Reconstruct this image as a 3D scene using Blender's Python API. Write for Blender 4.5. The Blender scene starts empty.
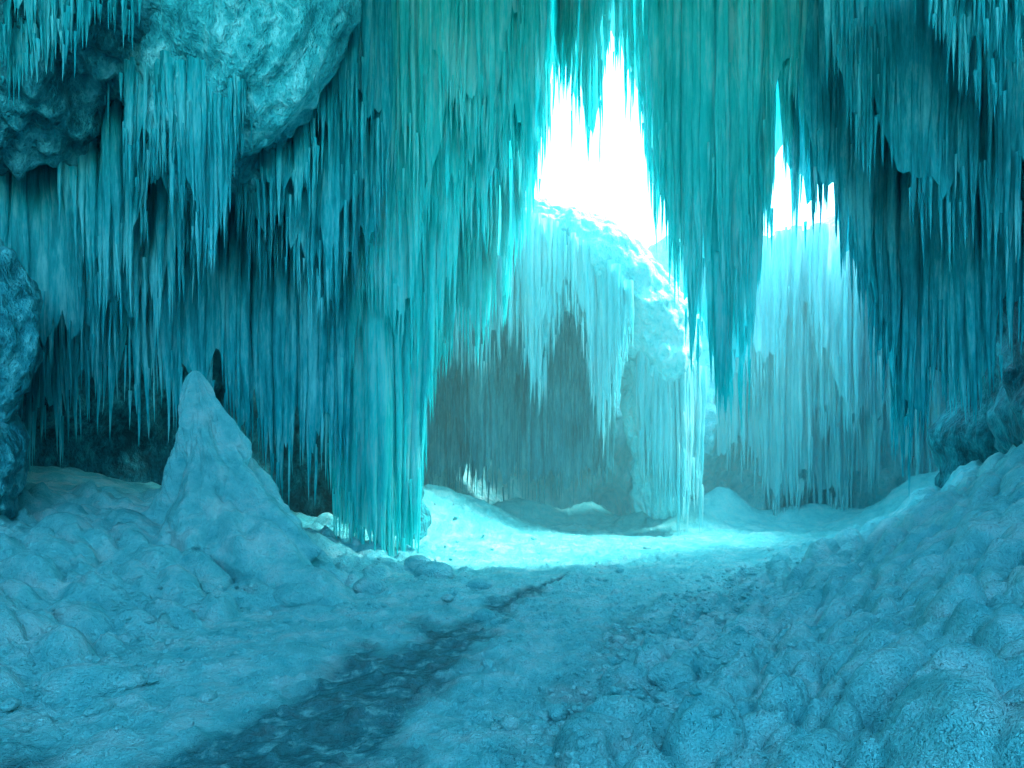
import bpy, bmesh, math
import numpy as np
from mathutils import Vector
rng = np.random.default_rng(7)
scene = bpy.context.scene

# ---------------------------------------------------------------- noise
def _h(ix, iy, iz, seed):
    n = (ix*374761393 + iy*668265263 + iz*2147483647 + seed*1274126177) & 0xFFFFFFFF
    n = ((n ^ (n >> 13)) * 1274126177) & 0xFFFFFFFF
    n = ((n ^ (n >> 16)) * 2246822519) & 0xFFFFFFFF
    return ((n ^ (n >> 15)) & 0xFFFFFF) / float(0xFFFFFF)
def noise(x, y, z, seed=0):
    x, y, z = np.broadcast_arrays(np.asarray(x, float), np.asarray(y, float), np.asarray(z, float))
    fx, fy, fz = np.floor(x), np.floor(y), np.floor(z)
    ix, iy, iz = fx.astype(np.int64), fy.astype(np.int64), fz.astype(np.int64)
    tx, ty, tz = x-fx, y-fy, z-fz
    tx, ty, tz = [t*t*(3-2*t) for t in (tx, ty, tz)]
    r = 0
    for dx in (0, 1):
        for dy in (0, 1):
            for dz in (0, 1):
                w = (tx if dx else 1-tx)*(ty if dy else 1-ty)*(tz if dz else 1-tz)
                r = r + w*_h(ix+dx, iy+dy, iz+dz, seed)
    return r*2-1
def fbm(x, y, z, o=4, seed=0):
    a, f, r = 1.0, 1.0, 0
    for i in range(o):
        r = r + a*noise(x*f, y*f, z*f, seed+i)
        a *= .5; f *= 2.03
    return r

# ---------------------------------------------------------------- materials
def mat_base(name):
    m = bpy.data.materials.new(name); m.use_nodes = True
    nt = m.node_tree
    return m, nt, nt.nodes['Principled BSDF'], nt.nodes['Material Output']
def N(nt, t, **k):
    n = nt.nodes.new(t)
    for a, b in k.items(): setattr(n, a, b)
    return n
def objcoord(nt, scale):
    tc = N(nt, 'ShaderNodeNewGeometry')
    mp = N(nt, 'ShaderNodeMapping'); mp.inputs['Scale'].default_value = scale
    nt.links.new(tc.outputs['Position'], mp.inputs['Vector'])
    return mp.outputs['Vector']
def ntex(nt, vec, scale, detail=6, rough=.6):
    n = N(nt, 'ShaderNodeTexNoise'); n.inputs['Scale'].default_value = scale
    n.inputs['Detail'].default_value = detail; n.inputs['Roughness'].default_value = rough
    nt.links.new(vec, n.inputs['Vector']); return n.outputs['Fac']
def ramp(nt, fac, stops):
    r = N(nt, 'ShaderNodeValToRGB'); e = r.color_ramp.elements
    while len(e) < len(stops): e.new(.5)
    for i, (p, c) in enumerate(stops):
        e[i].position = p; e[i].color = (*c, 1)
    nt.links.new(fac, r.inputs['Fac']); return r.outputs['Color']
def bump(nt, h, strength, dist, prev=None):
    b = N(nt, 'ShaderNodeBump'); b.inputs['Strength'].default_value = strength
    b.inputs['Distance'].default_value = dist
    nt.links.new(h, b.inputs['Height'])
    if prev is not None: nt.links.new(prev, b.inputs['Normal'])
    return b.outputs['Normal']
def madd(nt, a, k, b):
    m = N(nt, 'ShaderNodeMath', operation='MULTIPLY_ADD')
    nt.links.new(a, m.inputs[0]); m.inputs[1].default_value = k
    if isinstance(b, float): m.inputs[2].default_value = b
    else: nt.links.new(b, m.inputs[2])
    return m.outputs[0]

def ice_mat(name, dark, mid, pale, transl=.35, rough=.28, streak=True, bs=.6):
    m, nt, p, out = mat_base(name)
    v = objcoord(nt, (1, 1, .10) if streak else (1, 1, .6))
    f = ntex(nt, v, 7.0 if streak else 5.0, 4, .65)
    vb = objcoord(nt, (1, 1, .45))
    fb = ntex(nt, vb, .9, 2, .6)
    v2 = objcoord(nt, (1, 1, .14) if streak else (1, 1, .6))
    f2 = ntex(nt, v2, 28 if streak else 18, 3, .7)
    s1 = madd(nt, fb, .7, f)
    s2 = madd(nt, f2, .45, s1)
    s3 = madd(nt, s2, 1.0, -.575)
    col = ramp(nt, s3, [(.3, dark), (.5, mid), (.72, pale)])
    nrm = bump(nt, f, bs, .12)
    nrm = bump(nt, f2, bs, .06, nrm)
    nt.links.new(col, p.inputs['Base Color'])
    nt.links.new(nrm, p.inputs['Normal'])
    p.inputs['Roughness'].default_value = rough
    p.inputs['IOR'].default_value = 1.31
    if transl > 0:
        t = N(nt, 'ShaderNodeBsdfTranslucent'); nt.links.new(col, t.inputs['Color'])
        mx = N(nt, 'ShaderNodeMixShader'); mx.inputs['Fac'].default_value = transl
        nt.links.new(p.outputs['BSDF'], mx.inputs[1]); nt.links.new(t.outputs['BSDF'], mx.inputs[2])
        nt.links.new(mx.outputs['Shader'], out.inputs['Surface'])
    return m
M_teal = ice_mat('teal_icicle', (.03, .80, .79), (.11, .92, .91), (.48, .98, .97), .55, .18)
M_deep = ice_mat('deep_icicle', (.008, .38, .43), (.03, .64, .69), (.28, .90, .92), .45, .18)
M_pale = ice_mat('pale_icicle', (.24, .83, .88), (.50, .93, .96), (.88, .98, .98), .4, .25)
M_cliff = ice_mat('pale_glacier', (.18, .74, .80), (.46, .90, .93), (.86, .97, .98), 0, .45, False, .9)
M_alcove_shade = ice_mat('alcove_ice_shaded', (.02, .40, .48), (.08, .62, .70), (.36, .88, .92), .2, .35)  # darker ice tones: the shade under the arch is painted into the colour
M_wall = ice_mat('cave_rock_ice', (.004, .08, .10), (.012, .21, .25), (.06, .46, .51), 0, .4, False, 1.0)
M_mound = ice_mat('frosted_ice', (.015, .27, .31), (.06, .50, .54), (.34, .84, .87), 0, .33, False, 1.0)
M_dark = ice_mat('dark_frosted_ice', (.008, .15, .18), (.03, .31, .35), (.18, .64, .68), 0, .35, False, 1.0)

def ground_mat():
    m, nt, p, out = mat_base('snow_and_ice')
    v = objcoord(nt, (1, 1, 1))
    f = ntex(nt, v, 2.2, 6, .68)
    snow = ramp(nt, f, [(.3, (.12, .68, .74)), (.5, (.28, .86, .89)), (.7, (.66, .97, .98))])
    f3 = ntex(nt, v, 22, 4, .7)
    f5 = ntex(nt, v, 6, 4, .65)
    wet = ramp(nt, f5, [(.36, (.006, .08, .10)), (.54, (.03, .23, .27)), (.67, (.26, .68, .72))])
    at = N(nt, 'ShaderNodeAttribute', attribute_name='wet')
    mix = N(nt, 'ShaderNodeMix', data_type='RGBA')
    nt.links.new(at.outputs['Fac'], mix.inputs['Factor'])
    nt.links.new(snow, mix.inputs['A']); nt.links.new(wet, mix.inputs['B'])
    nt.links.new(mix.outputs['Result'], p.inputs['Base Color'])
    mr = N(nt, 'ShaderNodeMapRange'); mr.inputs['To Min'].default_value = .25; mr.inputs['To Max'].default_value = .06
    nt.links.new(at.outputs['Fac'], mr.inputs['Value']); nt.links.new(mr.outputs['Result'], p.inputs['Roughness'])
    f4 = ntex(nt, v, 60, 2, .7)
    nrm = bump(nt, f, .6, .14); nrm = bump(nt, f3, 1.0, .07, nrm); nrm = bump(nt, f4, .9, .028, nrm)
    nt.links.new(nrm, p.inputs['Normal'])
    return m
M_ground = ground_mat()

# ---------------------------------------------------------------- mesh helpers
def mesh_obj(name, V, F, mat, smooth=True):
    V = np.asarray(V, np.float32).reshape(-1, 3); F = np.asarray(F, np.int32)
    me = bpy.data.meshes.new(name)
    me.vertices.add(len(V)); me.vertices.foreach_set('co', V.ravel())
    k = F.shape[1]
    me.loops.add(F.size); me.loops.foreach_set('vertex_index', F.ravel())
    me.polygons.add(len(F)); me.polygons.foreach_set('loop_start', np.arange(0, F.size, k, dtype=np.int32))
    me.update(calc_edges=True); me.validate()
    if smooth: me.polygons.foreach_set('use_smooth', np.ones(len(me.polygons), bool))
    me.materials.append(mat)
    ob = bpy.data.objects.new(name, me); scene.collection.objects.link(ob)
    return ob
def grid_faces(a, b, wrap=False):
    i = np.arange(a-1)[:, None]; j = np.arange(b if wrap else b-1)[None, :]
    j2 = (j+1) % b
    return np.stack([i*b+j, i*b+j2, (i+1)*b+j2, (i+1)*b+j], -1).reshape(-1, 4)

TT = np.array([0, .14, .28, .42, .55, .66, .75, .83, .89, .94, .975, 1.])
def icicle_geo(x, y, z0, z1, r0, S=7, seed=1, taper=28):
    n = len(x); K = len(TT)
    L = (z0-z1)[:, None]
    z = z0[:, None]-L*TT
    tap = np.minimum(L, (r0*taper)[:, None])
    r = r0[:, None]*np.clip((1-TT)*L/tap, 0, 1)**.9
    r = r*(1+.4*fbm(x[:, None]*9, y[:, None]*9, z*2.6, 2, seed)) + .002
    ox = .06*noise(x[:, None]*2, y[:, None]*2, z*.4, seed+5)+.02*noise(x[:, None]*20, 0, z*1.5, seed+6)
    oy = .08*noise(x[:, None]*2, y[:, None]*2, z*.5, seed+9)
    a = np.linspace(0, 2*np.pi, S, endpoint=False)[None, None, :]+x[:, None, None]*37
    X = (x[:, None]+ox)[..., None]+r[..., None]*np.cos(a)
    Y = (y[:, None]+oy)[..., None]+r[..., None]*np.sin(a)
    Z = np.broadcast_to(z[..., None], X.shape)
    V = np.stack([X, Y, Z], -1).reshape(-1, 3)
    f = grid_faces(K, S, True)
    F = (f[None]+(np.arange(n)*K*S)[:, None, None]).reshape(-1, 4)
    return V, F
def merge(parts):
    Vs, Fs, o = [], [], 0
    for V, F in parts:
        Vs.append(V); Fs.append(F+o); o += len(V)
    return np.concatenate(Vs), np.concatenate(Fs)

def curtain(name, pts, ztop, mat, dens=26, depth=.5, rad=(.04, .12), lobe=2.0, fine=42, seed=0, tiers=.5, layers=3):
    """hanging drapery of icicles following pts=(x,y,tip z,spread); several overlapping fringes"""
    p = np.array(pts, float)
    d = np.concatenate([[0], np.cumsum(np.hypot(np.diff(p[:, 0]), np.diff(p[:, 1])))]); L = d[-1]
    g = lambda u, c: np.interp(u, d, p[:, c])
    ztopf = (lambda u: np.interp(u, d, ztop)) if np.ndim(ztop) else (lambda u: np.full(np.shape(u), float(ztop)))
    def edge(u, k):
        l = np.abs(noise(u*lobe, seed*3.1, k*7.7, seed))*1.4+.55*np.abs(noise(u*lobe*2.9, 4, k*5.5, seed))
        e = g(u, 2)+g(u, 3)*(l-.35)
        if k:
            Hh = ztopf(u)-g(u, 2)
            e = e+Hh*np.clip(tiers*(.26*k)+.32*noise(u*.9, k*9.3, seed, seed+40), .03, .85)
        return e
    def fold(u, k):
        return .45*noise(u*.9, seed, k*3.3, seed+2)+.16*noise(u*3.5, seed, k*3.3, seed+3)-k*depth*.55
    parts = []
    for k in range(layers):
        n = int(L*dens/layers*(1.45 if k == 0 else 1.0))
        u = rng.uniform(0, L, n); w = rng.uniform(-1, 1, n)
        r = rad[0]*.8+(rad[1]-rad[0]*.8)*rng.uniform(0, 1, n)**2.1
        z1 = edge(u, k)+g(u, 3)*rng.exponential(.5, n)*(1+np.abs(w))*.75
        x = g(u, 0)+rng.normal(0, .03, n); y = g(u, 1)+w*depth*.25+fold(u, k)
        z0 = ztopf(u)+rng.uniform(-.1, .1, n)
        ok = z0-z1 > .25
        if ok.any(): parts.append(icicle_geo(x[ok], y[ok], z0[ok], z1[ok], r[ok], 7, seed+1))
        n = int(L*fine/layers)
        u = rng.uniform(0, L, n)
        Hh = ztopf(u)-edge(u, k)
        c = edge(u, k)+np.clip(Hh, .3, 20)*rng.uniform(0, 1, n)**2.2*.7+g(u, 3)*.3
        ln = rng.uniform(.2, 1.4, n)*np.clip(Hh*.3, .4, 1.1)
        y = g(u, 1)+fold(u, k)-depth*.25-.03
        parts.append(icicle_geo(g(u, 0)+rng.normal(0, .05, n), y, c+ln*.5, c-ln*.5, rng.uniform(.010, .030, n), 5, seed+2))
        A = max(8, int(L/.05)); B = 50
        uu = np.linspace(0, L, A)
        zt = ztopf(uu)
        zb = edge(uu, k)+g(uu, 3)*.55+.35+.5*np.abs(noise(uu*9, 1, 1, seed))
        zb = np.minimum(zb, zt-.1)
        t = np.linspace(0, 1, B)[:, None]
        Z = zt[None]*(1-t)+zb[None]*t
        U = np.broadcast_to(uu[None], Z.shape)
        Y = (g(uu, 1)+fold(uu, k))[None]+.16*noise(U*5, k, Z*.35, seed+7)+.06*noise(U*14, 0, Z*1.2, seed+8)+.05
        X = g(uu, 0)[None]+.03*noise(U*6, 3, Z, seed)+0*Z
        parts.append((np.stack([X, Y, Z], -1).reshape(-1, 3), grid_faces(B, A)))
    V, F = merge(parts)
    return mesh_obj(name, V, F, mat)

def wall_sheet(name, path, z0, z1, mat, amp=.5, res=.1, seed=0, fscale=.6):
    p = np.array(path, float)
    d = np.concatenate([[0], np.cumsum(np.hypot(np.diff(p[:, 0]), np.diff(p[:, 1])))])
    A = int(d[-1]/res); B = int((z1-z0)/res)
    u = np.linspace(0, d[-1], A)
    ker = np.hanning(max(5, int(1.8/res))); ker /= ker.sum()
    def sm(c):
        v = np.interp(u, d, p[:, c]); k = len(ker)//2
        vp = np.concatenate([np.full(k, v[0]), v, np.full(k, v[-1])])
        return np.convolve(vp, ker, 'same')[k:-k]
    xc, yc = sm(0), sm(1)
    tx, ty = np.gradient(xc), np.gradient(yc); l = np.hypot(tx, ty)+1e-9
    nx, ny = -ty/l, tx/l
    Z = np.linspace(z0, z1, B)[:, None]+0*u[None]
    X0 = xc[None]+0*Z; Y0 = yc[None]+0*Z
    D = amp*fbm(X0*fscale, Y0*fscale, Z*fscale, 5, seed)+.12*np.abs(noise(X0*2.5, Y0*2.5, Z*.8, seed+3))
    X = X0+nx[None]*D; Y = Y0+ny[None]*D
    return mesh_obj(name, np.stack([X, Y, Z], -1).reshape(-1, 3), grid_faces(B, A), mat)

def sweep(name, pts, mat, rings=120, sides=96, amp=.25, fs=1.2, seed=0, flute=0):
    """lumpy body swept along pts=(x,y,z,rx,ry)"""
    p = np.array(pts, float); d = np.concatenate([[0], np.cumsum(np.linalg.norm(np.diff(p[:, :3], axis=0), axis=1))])
    u = np.linspace(0, d[-1], rings)
    c = np.stack([np.interp(u, d, p[:, i]) for i in range(5)], 1)
    ker = np.hanning(max(3, rings//7)+2)[1:-1]; ker /= ker.sum(); k = len(ker)//2
    cs = np.stack([np.convolve(np.pad(c[:, i], (k, len(ker)-1-k), 'edge'), ker, 'valid') for i in range(5)], 1)
    T = np.gradient(cs[:, :3], axis=0); T /= np.linalg.norm(T, axis=1)[:, None]
    Yv = np.array([0, 1., 0]); S = np.cross(T, Yv); S /= np.linalg.norm(S, axis=1)[:, None]
    W = np.cross(S, T)
    a = np.linspace(0, 2*np.pi, sides, endpoint=False)
    dirs = S[:, None]*np.cos(a)[None, :, None]*cs[:, 3][:, None, None]+W[:, None]*np.sin(a)[None, :, None]*cs[:, 4][:, None, None]
    end = np.clip(np.minimum(u, d[-1]-u)/.5, 0.02, 1)**.5
    P = cs[:, None, :3]+dirs*end[:, None, None]
    D = amp*fbm(P[..., 0]*fs, P[..., 1]*fs, P[..., 2]*fs, 5, seed)+flute*np.abs(noise(P[..., 0]*5, P[..., 1]*5, P[..., 2]*.4, seed+4))
    nd = dirs/(np.linalg.norm(dirs, axis=-1, keepdims=True)+1e-9)
    P = P+nd*D[..., None]*end[:, None, None]
    return mesh_obj(name, P.reshape(-1, 3), grid_faces(rings, sides, True), mat)

def ico(sub):
    bm = bmesh.new(); bmesh.ops.create_icosphere(bm, subdivisions=sub, radius=1)
    V = np.array([v.co[:] for v in bm.verts]); F = np.array([[v.index for v in f.verts] for f in bm.faces]); bm.free()
    return V, F
ICO = {s: ico(s) for s in (2, 3, 6)}
def blob_geo(c, r, sub=6, amp=.2, fs=1.0, seed=0, rot=0, tilt=0, ridge=0):
    V, F = ICO[sub]
    D = 1+amp*fbm(V[:, 0]*fs*1.3+c[0], V[:, 1]*fs*1.3+c[1], V[:, 2]*fs*1.3+c[2], 5 if sub > 3 else 2, seed)
    if ridge: D = D+ridge*np.abs(noise(V[:, 0]*4+c[0], V[:, 1]*4, V[:, 2]*1.1, seed+9))+ridge*.5*np.abs(noise(V[:, 0]*10, V[:, 1]*10, V[:, 2]*4, seed+10))
    P = V*D[:, None]*np.array(r)
    ct, st = math.cos(tilt), math.sin(tilt)
    P = np.stack([P[:, 0]*ct+P[:, 2]*st, P[:, 1], -P[:, 0]*st+P[:, 2]*ct], 1)
    cr, sr = math.cos(rot), math.sin(rot)
    P = np.stack([P[:, 0]*cr-P[:, 1]*sr, P[:, 0]*sr+P[:, 1]*cr, P[:, 2]], 1)
    return P+np.array(c), F

# ---------------------------------------------------------------- ground
XR = lambda y: np.interp(y, [0, 4, 6.8, 9.5, 12.8, 16, 20], [-.2, .7, 1.9, 3.4, 5.6, 8.5, 11])
XL = lambda y: np.interp(y, [0, 4, 6.8, 9.6, 12.8, 15, 20, 30], [-5, -4.6, -4.3, -3.0, -2.0, -2.2, -5, -8])
def base_h(x, y):
    s = np.clip(x-XR(y), 0, 9); fade = np.clip((32-y)/8, 0, 1)
    h = (.20*s+.066*s*s)*fade
    s2 = np.clip(XL(y)-x, 0, 8)
    h = h+.25*s2*fade
    h = h+1.25*np.exp(-(((x+2.2)/2.2)**2+((y-17.5)/1.6)**2))
    for (cx_, cy_, a_, b_, hh_) in [(4.8, 19.6, 1.4, .9, .8), (9.5, 20.2, 2.2, 1.0, .7), (6.6, 20, .9, .7, 1.0), (.3, 20.4, 1.6, .9, .9), (11.8, 18.6, 1.4, 1, 1.1), (2.6, 20.8, .8, .8, .6)]:
        h = h+hh_*np.exp(-(((x-cx_)/a_)**2+((y-cy_)/b_)**2))
    h = h+.06*fbm(x*.8, y*.8, 0, 3, 11)
    return h
Kx = 5.6
ux = np.linspace(-1, 1, 950); xs = 1.2+200*np.sinh(Kx*ux)/np.sinh(Kx)
uy = np.linspace(-.62, 1, 850); ys = 6.5+200*np.sinh(Kx*uy)/np.sinh(Kx)
GX, GY = np.meshgrid(xs, ys)
H = base_h(GX, GY)
B = np.zeros_like(H)
WOB = .42*fbm(GX*2.6, GY*2.6, 0, 4, 31)
def stamp(cx, cy, a, b, ang, hb):
    R = max(a, b)*1.4
    i0, i1 = np.searchsorted(xs, [cx-R, cx+R]); j0, j1 = np.searchsorted(ys, [cy-R, cy+R])
    if i1 <= i0 or j1 <= j0: return
    X = GX[j0:j1, i0:i1]-cx; Y = GY[j0:j1, i0:i1]-cy
    c, s = math.cos(ang), math.sin(ang)
    d = (((X*c+Y*s)/a)**2+((-X*s+Y*c)/b)**2)*(1+WOB[j0:j1, i0:i1])
    v = hb*np.clip(1-d, 0, 1)**.5
    B[j0:j1, i0:i1] = np.maximum(B[j0:j1, i0:i1], v)
def scatter(n, sidef, ymin, ymax, smax, szf, ang, hk, tight):
    pts = []
    for i in range(n*8):
        y = rng.uniform(ymin, ymax); s = rng.uniform(-.3, smax); x = sidef(y, s)
        sz = szf(s)*rng.choice([.5, .8, 1.1, 1.7], p=[.40, .33, .19, .08])
        if any((x-a)**2+(y-b)**2 < (tight*(sz+c))**2 for a, b, c in pts): continue
        pts.append((x, y, sz)); stamp(x, y, sz*rng.uniform(1.2, 2.4), sz*1.02, rng.normal(ang, .4), sz*rng.uniform(.8, 1.35)*hk)
        if len(pts) > n: break
scatter(1300, lambda y, s: XR(y)+s, 2.5, 16, 5.5, lambda s: .125+.022*max(s, 0), .6, 1.3, .82)
scatter(900, lambda y, s: XL(y)-s, 3.5, 14.5, 5, lambda s: .13+.025*max(s, 0), -.3, 1.35, .84)
for i in range(160):
    y = rng.uniform(13, 20); x = rng.uniform(-4, 10); sz = rng.uniform(.1, .4)
    if abs(x-3.0) < 2.5 and y < 19: continue
    stamp(x, y, sz*2, sz, 0, sz*.3)
H = H+B
rough_side = np.clip(np.maximum(GX-XR(GY), XL(GY)-GX)+.6, 0, 1)
near = np.clip((30-GY)/10, 0, 1)
H += near*(.026*fbm(GX*5, GY*5, 0, 4, 3)+.06*rough_side*fbm(GX*3, GY*3, H*2, 4, 8))
H += near*.06*np.clip(fbm(GX*9, GY*9, 0, 2, 17)-.25, 0, 1)
def strip(cl, w):
    c = np.array(cl)
    cx = np.interp(GY, c[:, 1], c[:, 0]); ww = np.interp(GY, c[:, 1], c[:, 2])
    ok = (GY > c[0, 1]) & (GY < c[-1, 1])
    d = np.abs(GX-cx)/ww+.8*fbm(GX*1.6, GY*1.0, 0, 6, 23)
    return np.where(ok, np.clip((1.05-d)*1.3, 0, 1), 0)*w
wet = np.maximum(strip([(-2.3, 2, 1.1), (-1.9, 3.9, 1.3), (-1.35, 5.2, 1.2), (-.9, 6.6, .9), (-.3, 8.2, .5), (.4, 10, .15), (1.0, 11, 0)], .85),
                 strip([(-.4, 2, .6), (.1, 4, .6), (.6, 5.5, .5), (1.3, 7.5, .3), (2.3, 9.5, .1)], .4))
H -= .035*np.clip(wet, 0, 1)
ground = mesh_obj('ground', np.stack([GX, GY, H], -1).reshape(-1, 3), grid_faces(len(ys), len(xs)), M_ground)
at = ground.data.attributes.new('wet', 'FLOAT', 'POINT'); at.data.foreach_set('value', wet.ravel().astype(np.float32))
def gi(x, y):
    return min(max(np.searchsorted(ys, y), 1), len(ys)-1), min(max(np.searchsorted(xs, x), 1), len(xs)-1)
def gz(x, y): return float(H[gi(x, y)])

parts = []
for i in range(2200):
    y = 3.2+rng.gamma(2.0, 2.4)
    if y > 17: continue
    side = rng.random()
    if side < .45: x = XR(y)+rng.normal(-.2, .5)
    elif side < .8: x = XL(y)+rng.normal(.3, .8)
    else: x = rng.uniform(XL(y), XR(y))
    if wet[gi(x, y)] > .4: continue
    s = rng.uniform(.010, .036)*(1 if rng.random() < .92 else 2.2)
    parts.append(blob_geo((x, y, gz(x, y)+s*.15), (s*rng.uniform(.8, 1.6), s, s*.7), 2, .3, 1, i, rng.uniform(0, 6)))
V, F = merge(parts); mesh_obj('ice_rubble', V, F, M_ground)
for (x, y, s, sx) in [(.72, 4.35, .17, 1.25), (-1.3, 10.6, .25, 1.3), (-.35, 8.0, .11, 1.3), (-.5, 9.9, .13, 1.6), (-2.9, 8.6, .22, 1.6), (-2.1, 9.4, .18, 1.4), (2.35, 6.3, .2, 1.5), (-3.5, 5.3, .2, 1.9), (1.3, 5.2, .14, 1.4), (-1.7, 11.6, .22, 1.3)]:
    V, F = blob_geo((x, y, gz(x, y)+s*.3), (s*sx, s, s*.8), 6, .14, 1, int(x*10)+60, rng.uniform(-.3, .3))
    mesh_obj('ice_boulder', V, F, M_ground)

# ---------------------------------------------------------------- cave shell
wall_sheet('added_rear_wall', [(-8.5, -7), (-9, 6), (-9.8, 10), (-9.5, 13), (-7, 15), (-4.5, 15.5), (-2.6, 15.4), (-2.4, 17), (-5, 20), (-9, 23)], -.5, 14, M_wall, .6, .14, 3)
wall_sheet('added_rear_wall', [(6.9, -7), (7.1, 5), (7.8, 9), (8.3, 12), (9.8, 14), (14, 17), (17, 23)], -.5, 14, M_wall, .6, .14, 5)
wall_sheet('added_rear_wall', [(-9.5, -7.5), (-3, -8.5), (3, -8.2), (8, -7.2)], -.5, 7.2, M_mound, .5, .2, 6)  # unseen rear wall added behind the camera to cut fill on the foreground
A, Bn = 220, 200
cx = np.linspace(-12, 15, A)
lip = np.interp(cx, [-12, -3, -1, 1, 3.3, 3.8, 6.5, 8.5, 15], [16.5, 15.6, 15.2, 14.7, 14.1, 12.5, 12.1, 12.6, 17])
t = np.linspace(0, 1, Bn)[:, None]
yf = -5
CY = yf+t*(lip[None]-yf)+.5*noise(cx*.8, 3, 0, 77)[None]*(1-t); CX = cx[None]+0*CY
CZ = 12.9+.4*fbm(CX*.4, CY*.4, 0, 4, 9)+.25*np.abs(noise(CX*2, CY*2, 0, 4))
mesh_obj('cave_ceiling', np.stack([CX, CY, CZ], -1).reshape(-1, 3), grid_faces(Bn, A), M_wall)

# rock overhangs
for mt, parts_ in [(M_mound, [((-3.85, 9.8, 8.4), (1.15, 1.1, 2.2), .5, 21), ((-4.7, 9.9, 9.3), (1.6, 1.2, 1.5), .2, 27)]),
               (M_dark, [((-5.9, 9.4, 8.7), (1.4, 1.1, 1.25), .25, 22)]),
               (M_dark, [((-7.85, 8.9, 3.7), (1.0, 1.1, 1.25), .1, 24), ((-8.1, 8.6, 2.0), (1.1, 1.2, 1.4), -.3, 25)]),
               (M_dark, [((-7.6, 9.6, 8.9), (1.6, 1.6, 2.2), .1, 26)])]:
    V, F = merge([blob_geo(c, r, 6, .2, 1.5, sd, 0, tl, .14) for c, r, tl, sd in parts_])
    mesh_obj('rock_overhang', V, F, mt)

# frozen mound with a leaning rounded peak, base flowing out to the right in lobes
A, Bn = 360, 260
th = np.linspace(0, 2*np.pi, A, endpoint=False)[None]; t = np.linspace(0, 1, Bn)[:, None]
Rb = .75+2.0*np.clip(np.cos(th+.5), 0, 1)**1.3+.5*np.clip(-np.sin(th), 0, 1)
rib = .30*np.abs(np.sin(th*3.5+1.4*np.sin(t*4+1)))-.15+.34*fbm(np.cos(th)*2.2, np.sin(th)*2.2, t*3.5, 4, 42)
steps = .24*np.abs(np.sin(t*8+2.2*np.cos(th*2)+fbm(np.cos(th)*2, np.sin(th)*2, t*3, 2, 49)))
r = (Rb*(1-t)**2.0*(1+rib)+(.34+steps)*(1-.35*t)*np.sqrt(np.clip(1-t**5, 0, 1)))
r = r+(.15*fbm(np.cos(th)*3, np.sin(th)*3, t*7, 4, 44))*np.clip((1-t)*4, 0, 1)
X = -5.15+r*np.cos(th)+.12*np.sin(t*4); Y = 10.6+r*np.sin(th)*.8; Z = -.4+3.85*t+.0*th+.12*fbm(X*2, Y*2, t*3, 3, 45)*(1-t)
mesh_obj('ice_mound', np.stack([X, Y, Z], -1).reshape(-1, 3), grid_faces(Bn, A, True), M_ground)

# ---------------------------------------------------------------- icicle curtains
T = 13.2
curtain('frozen_column', [(-3.7, 12.7, 1.2, 1.2), (-3.2, 12.8, 0, .5), (-2.5, 12.6, -.4, .1), (-1.95, 13, -.3, .15), (-1.65, 13.2, 2.2, 1.0), (-1.2, 13.6, 4.0, 1.2)], T, M_teal, 60, .5, (.05, .14), seed=1, tiers=.6)
curtain('icicle_curtain', [(-1.8, 14.8, 2.8, 1.3), (-.75, 15, 4.2, 1.3), (.2, 15, 5.8, 1.2), (.65, 15, 7.8, .9), (1.0, 14.8, 10.4, .6)], T+.3, M_teal, 34, .4, seed=2, layers=2)
curtain('icicle_curtain', [(.95, 14.2, 10.2, .8), (1.35, 14, 9.3, .7), (1.7, 14, 7.9, .8), (2.1, 14, 10.3, .5), (2.5, 14, 9.6, .7), (2.8, 14, 8.6, .7), (3.05, 14, 6.9, .7), (3.35, 13.8, 6.2, .7)], T+.2, M_teal, 40, .3, (.03, .09), 3, seed=3, layers=2)
curtain('icicle_curtain', [(2.7, 12.3, 7.0, .9), (3.05, 12.2, 5.2, .8), (3.35, 12, 3.5, .7), (3.9, 12, 2.5, .6), (4.4, 12, 3.2, .7), (4.75, 12, 5.7, .8), (4.95, 12, 6.5, .7), (5.2, 12, 6.6, .7), (5.5, 12, 6.0, .8)], T, M_teal, 46, .4, (.04, .12), seed=4, tiers=.35, layers=2)
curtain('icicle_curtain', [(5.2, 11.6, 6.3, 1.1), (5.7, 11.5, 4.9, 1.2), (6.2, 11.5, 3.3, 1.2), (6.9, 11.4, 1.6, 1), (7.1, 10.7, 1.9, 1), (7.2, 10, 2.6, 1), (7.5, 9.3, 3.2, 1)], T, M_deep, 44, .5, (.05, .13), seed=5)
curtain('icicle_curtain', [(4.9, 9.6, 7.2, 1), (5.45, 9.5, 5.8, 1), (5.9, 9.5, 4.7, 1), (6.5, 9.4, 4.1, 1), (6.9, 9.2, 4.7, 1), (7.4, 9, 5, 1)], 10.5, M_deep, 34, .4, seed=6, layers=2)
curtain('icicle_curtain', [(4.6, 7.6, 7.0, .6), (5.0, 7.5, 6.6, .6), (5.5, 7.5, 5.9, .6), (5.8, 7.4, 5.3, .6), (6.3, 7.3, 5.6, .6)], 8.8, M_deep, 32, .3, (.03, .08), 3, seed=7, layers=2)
curtain('icicle_curtain', [(-9.3, 11.2, 1.8, 1), (-8.1, 11.5, 1.8, 1), (-7.2, 11.6, 2.5, 1), (-6.3, 11.6, 2.3, 1), (-5.2, 11.6, 1.9, 1), (-4.3, 12, 1.2, 1), (-3.6, 12.2, 1.1, 1), (-3.1, 12.5, .8, .8)], T, M_deep, 40, .5, seed=8, tiers=.6)
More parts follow.
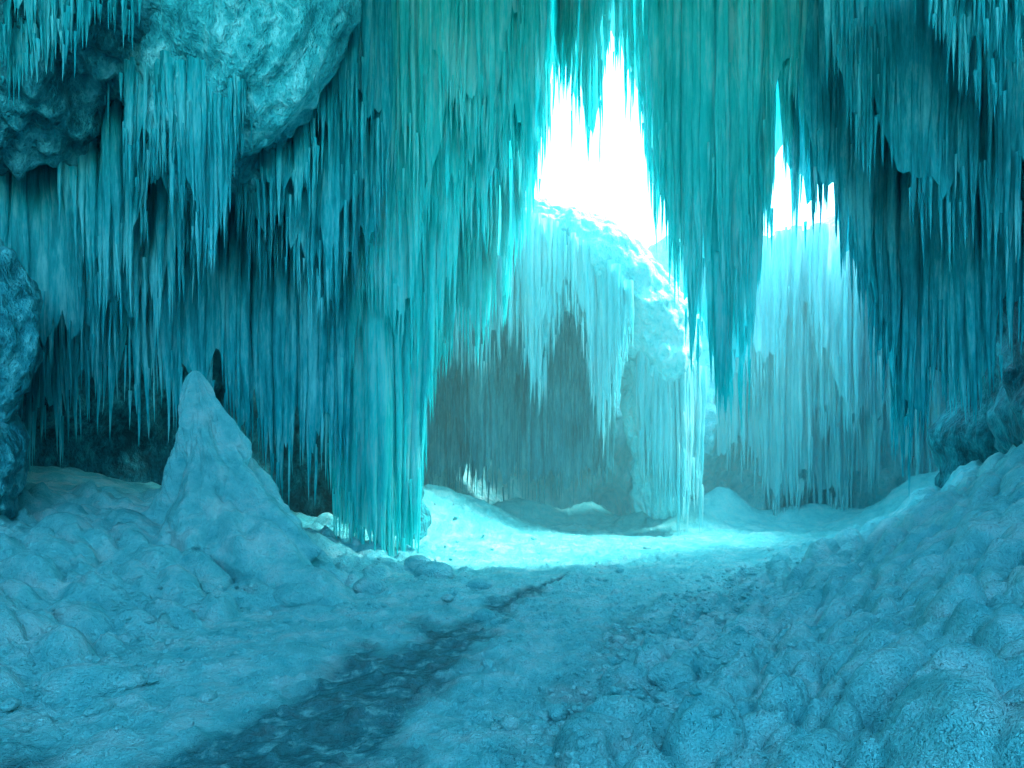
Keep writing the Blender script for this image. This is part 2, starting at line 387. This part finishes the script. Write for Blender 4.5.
curtain('icicle_curtain', [(-7.2, 10.5, 4.3, 1.1), (-6.4, 10.5, 3.4, 1.1), (-5.6, 10.5, 3.6, 1.1), (-5.1, 10.6, 4.1, 1.1), (-4.45, 10.7, 4.9, 1.1), (-4, 10.7, 4.4, 1.1), (-3.5, 10.8, 4.2, 1.1), (-2.75, 11, 3.6, 1.1), (-2.4, 11.2, 4.6, 1.1), (-2.1, 11.4, 6.2, .9)], 11, M_deep, 42, .5, (.04, .12), seed=9)
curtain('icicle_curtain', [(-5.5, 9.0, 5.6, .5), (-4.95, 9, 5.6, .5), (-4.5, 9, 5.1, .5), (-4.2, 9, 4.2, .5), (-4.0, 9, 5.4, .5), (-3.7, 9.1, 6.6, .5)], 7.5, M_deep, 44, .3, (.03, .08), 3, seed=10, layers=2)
curtain('icicle_curtain', [(-2.5, 12.2, 5.7, 1.1), (-1.8, 12.3, 5.1, 1.1), (-1.2, 12.4, 6.6, 1.1), (-.6, 12.6, 6.1, 1.1), (0, 12.8, 7.3, 1.1), (.35, 13, 6.4, 1.0), (.65, 13, 8.8, .8)], T, M_teal, 36, .5, (.04, .11), seed=11)
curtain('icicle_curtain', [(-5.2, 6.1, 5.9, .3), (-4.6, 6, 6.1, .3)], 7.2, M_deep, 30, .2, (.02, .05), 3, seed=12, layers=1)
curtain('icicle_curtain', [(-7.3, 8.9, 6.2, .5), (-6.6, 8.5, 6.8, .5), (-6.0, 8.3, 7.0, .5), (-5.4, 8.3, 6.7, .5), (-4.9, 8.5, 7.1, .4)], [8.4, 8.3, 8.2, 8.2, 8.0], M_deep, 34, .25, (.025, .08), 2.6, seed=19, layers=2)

# ---------------------------------------------------------------- bright chamber behind
A, Bn = 420, 260
cx = np.linspace(-12, 19, A)
zt = np.interp(cx, [-12, -4, -2.7, .9, 1.6, 4.2, 6, 8.5, 9.4, 11, 13, 19], [13, 12.5, 11.4, 10.2, 9.5, 9.4, 9.8, 9.2, 9.3, 9.5, 11.5, 13])
t = np.linspace(0, 1, Bn)[:, None]
front = np.clip(t/.72, 0, 1); back = np.clip((t-.72)/.28, 0, 1)
CX = cx[None]+0*t
CZ = -.5+front*(zt[None]+.5)+back*.8*np.sin(back*2)
y0 = np.interp(cx, [-12, -3, 0, 4, 6, 9, 13, 19], [23, 22.8, 23.8, 23.6, 22, 21.6, 20.5, 21])[None]
CY = y0+.5*(front**3)+back*9
dmp = (1-back)
CY = CY-dmp*(.9*fbm(CX*.5, 0, CZ*.35, 4, 51)+.35*np.abs(noise(CX*1.7, 1, CZ*.25, 52))*2+.12*np.abs(noise(CX*5, 1, CZ*.5, 53)))
CZ = CZ+.25*fbm(CX*.6, CY*.6, 0, 4, 54)*front
mesh_obj('ice_cliff', np.stack([CX, CY, CZ], -1).reshape(-1, 3), grid_faces(Bn, A), M_cliff)
sweep('ice_arch', [(-4.5, 20.9, 10.4, .9, 2.6), (-2.5, 20.9, 10.0, .9, 2.6), (.3, 20.5, 9.2, .75, 2.7), (2.1, 19.9, 8.1, .95, 2.8), (3.5, 19.2, 6.9, 1.25, 2.6), (4.4, 19.1, 5.2, 1.25, 1.7), (4.6, 19.5, 2.7, .8, .9), (4.7, 19.8, -.4, 1.0, 1.0)], M_cliff, 280, 200, .28, 1.1, 61, .15)
curtain('icicle_curtain', [(-3, 18.2, 6, 1.3), (-1.9, 18.1, 4.6, 1.3), (-1.3, 17.9, 4.0, 1.3), (-.3, 17.8, 4.9, 1.3), (.2, 17.7, 4.3, 1.2), (.63, 17.5, 3.2, 1.0), (1.1, 17.4, 4.8, 1.0), (1.6, 17.2, 5.4, 1.0), (2.0, 17.1, 4.2, .9), (2.4, 17, 1.95, .8), (2.75, 16.9, 3.4, .8), (3.1, 16.8, 5.0, .6)], [9.6, 9.4, 9.3, 9.1, 9.0, 8.8, 8.5, 8.1, 7.9, 7.5, 7.1, 6.5], M_pale, 24, .3, (.04, .16), 1.6, seed=14, layers=2)
curtain('frozen_waterfall', [(3.6, 18.2, 1.2, 1), (4.1, 18.1, .4, .6), (4.8, 18.1, .3, .6), (5.4, 18.4, .5, 1)], [5.2, 5.0, 4.8, 4.6], M_pale, 44, .4, (.05, .15), 2, seed=15, tiers=.6, layers=2)
curtain('frozen_waterfall', [(6.6, 20.3, .8, 1.2), (7.4, 20, .4, 1), (8.4, 20, .2, 1), (9.4, 19.9, .3, 1), (10.3, 19.8, .4, 1), (11.3, 19.4, .8, 1), (12.5, 18.8, 1, 1)], [8.3, 8.7, 9, 9.1, 8.5, 9.5, 10], M_pale, 32, .6, (.06, .2), 1.2, seed=16, tiers=.8)
curtain('frozen_waterfall', [(-3.2, 21.6, .6, .6), (-1.5, 21.8, .5, .8), (0, 22.2, .4, .8), (1.6, 22.2, .5, .8), (3.4, 21.6, .3, .6)], 9, M_alcove_shade, 18, .6, (.06, .2), 1.2, seed=17, tiers=.9, layers=3)

# cold mist hanging in the open chamber
bm = bmesh.new(); bmesh.ops.create_cube(bm, size=1)
me = bpy.data.meshes.new('mist')
for v in bm.verts: v.co = Vector((v.co.x*30+3, v.co.y*11.5+18.6, v.co.z*15+6.5))
bm.to_mesh(me); bm.free()
mm = bpy.data.materials.new('mist'); mm.use_nodes = True; nt = mm.node_tree
nt.nodes.remove(nt.nodes['Principled BSDF'])
vs = nt.nodes.new('ShaderNodeVolumeScatter'); vs.inputs['Color'].default_value = (.55, 1, 1, 1); vs.inputs['Density'].default_value = .028; vs.inputs['Anisotropy'].default_value = .2
va = nt.nodes.new('ShaderNodeVolumeAbsorption'); va.inputs['Color'].default_value = (.3, 1, 1, 1); va.inputs['Density'].default_value = .034
ad = nt.nodes.new('ShaderNodeAddShader')
nt.links.new(vs.outputs['Volume'], ad.inputs[0]); nt.links.new(va.outputs['Volume'], ad.inputs[1])
nt.links.new(ad.outputs['Shader'], nt.nodes['Material Output'].inputs['Volume'])
me.materials.append(mm)
ob = bpy.data.objects.new('mist', me); scene.collection.objects.link(ob)

# ---------------------------------------------------------------- light
ts = np.array([.50, .04, .85]); ts /= np.linalg.norm(ts)
el = math.asin(ts[2]); rot = math.atan2(ts[0], ts[1])
w = bpy.data.worlds.new('World'); scene.world = w; w.use_nodes = True
nt = w.node_tree; bg = nt.nodes['Background']
sky = nt.nodes.new('ShaderNodeTexSky'); sky.sky_type = 'NISHITA'; sky.sun_disc = False
sky.sun_elevation = el; sky.sun_rotation = rot; sky.dust_density = 1.2; sky.air_density = 1
tint = nt.nodes.new('ShaderNodeMix'); tint.data_type = 'RGBA'; tint.blend_type = 'MULTIPLY'; tint.inputs['Factor'].default_value = 1
tint.inputs['B'].default_value = (.50, 1.0, .92, 1)
nt.links.new(sky.outputs['Color'], tint.inputs['A'])
nt.links.new(tint.outputs['Result'], bg.inputs['Color']); bg.inputs['Strength'].default_value = 2.3
sl = bpy.data.lights.new('sun', 'SUN'); sl.energy = 17; sl.angle = math.radians(10); sl.color = (.70, 1, .98)
so = bpy.data.objects.new('sun', sl); scene.collection.objects.link(so)
so.rotation_euler = Vector(tuple(ts)).to_track_quat('Z', 'Y').to_euler()

# ---------------------------------------------------------------- camera
cam = bpy.data.cameras.new('camera'); co = bpy.data.objects.new('camera', cam); scene.collection.objects.link(co)
co.location = (0, 0, 1.8); co.rotation_euler = (math.radians(90), 0, 0)
cam.lens = 22.5; cam.sensor_width = 36; cam.shift_y = 86/1024; cam.clip_end = 1000
scene.camera = co
scene.view_settings.view_transform = 'Standard'; scene.view_settings.look = 'None'; scene.view_settings.exposure = 0
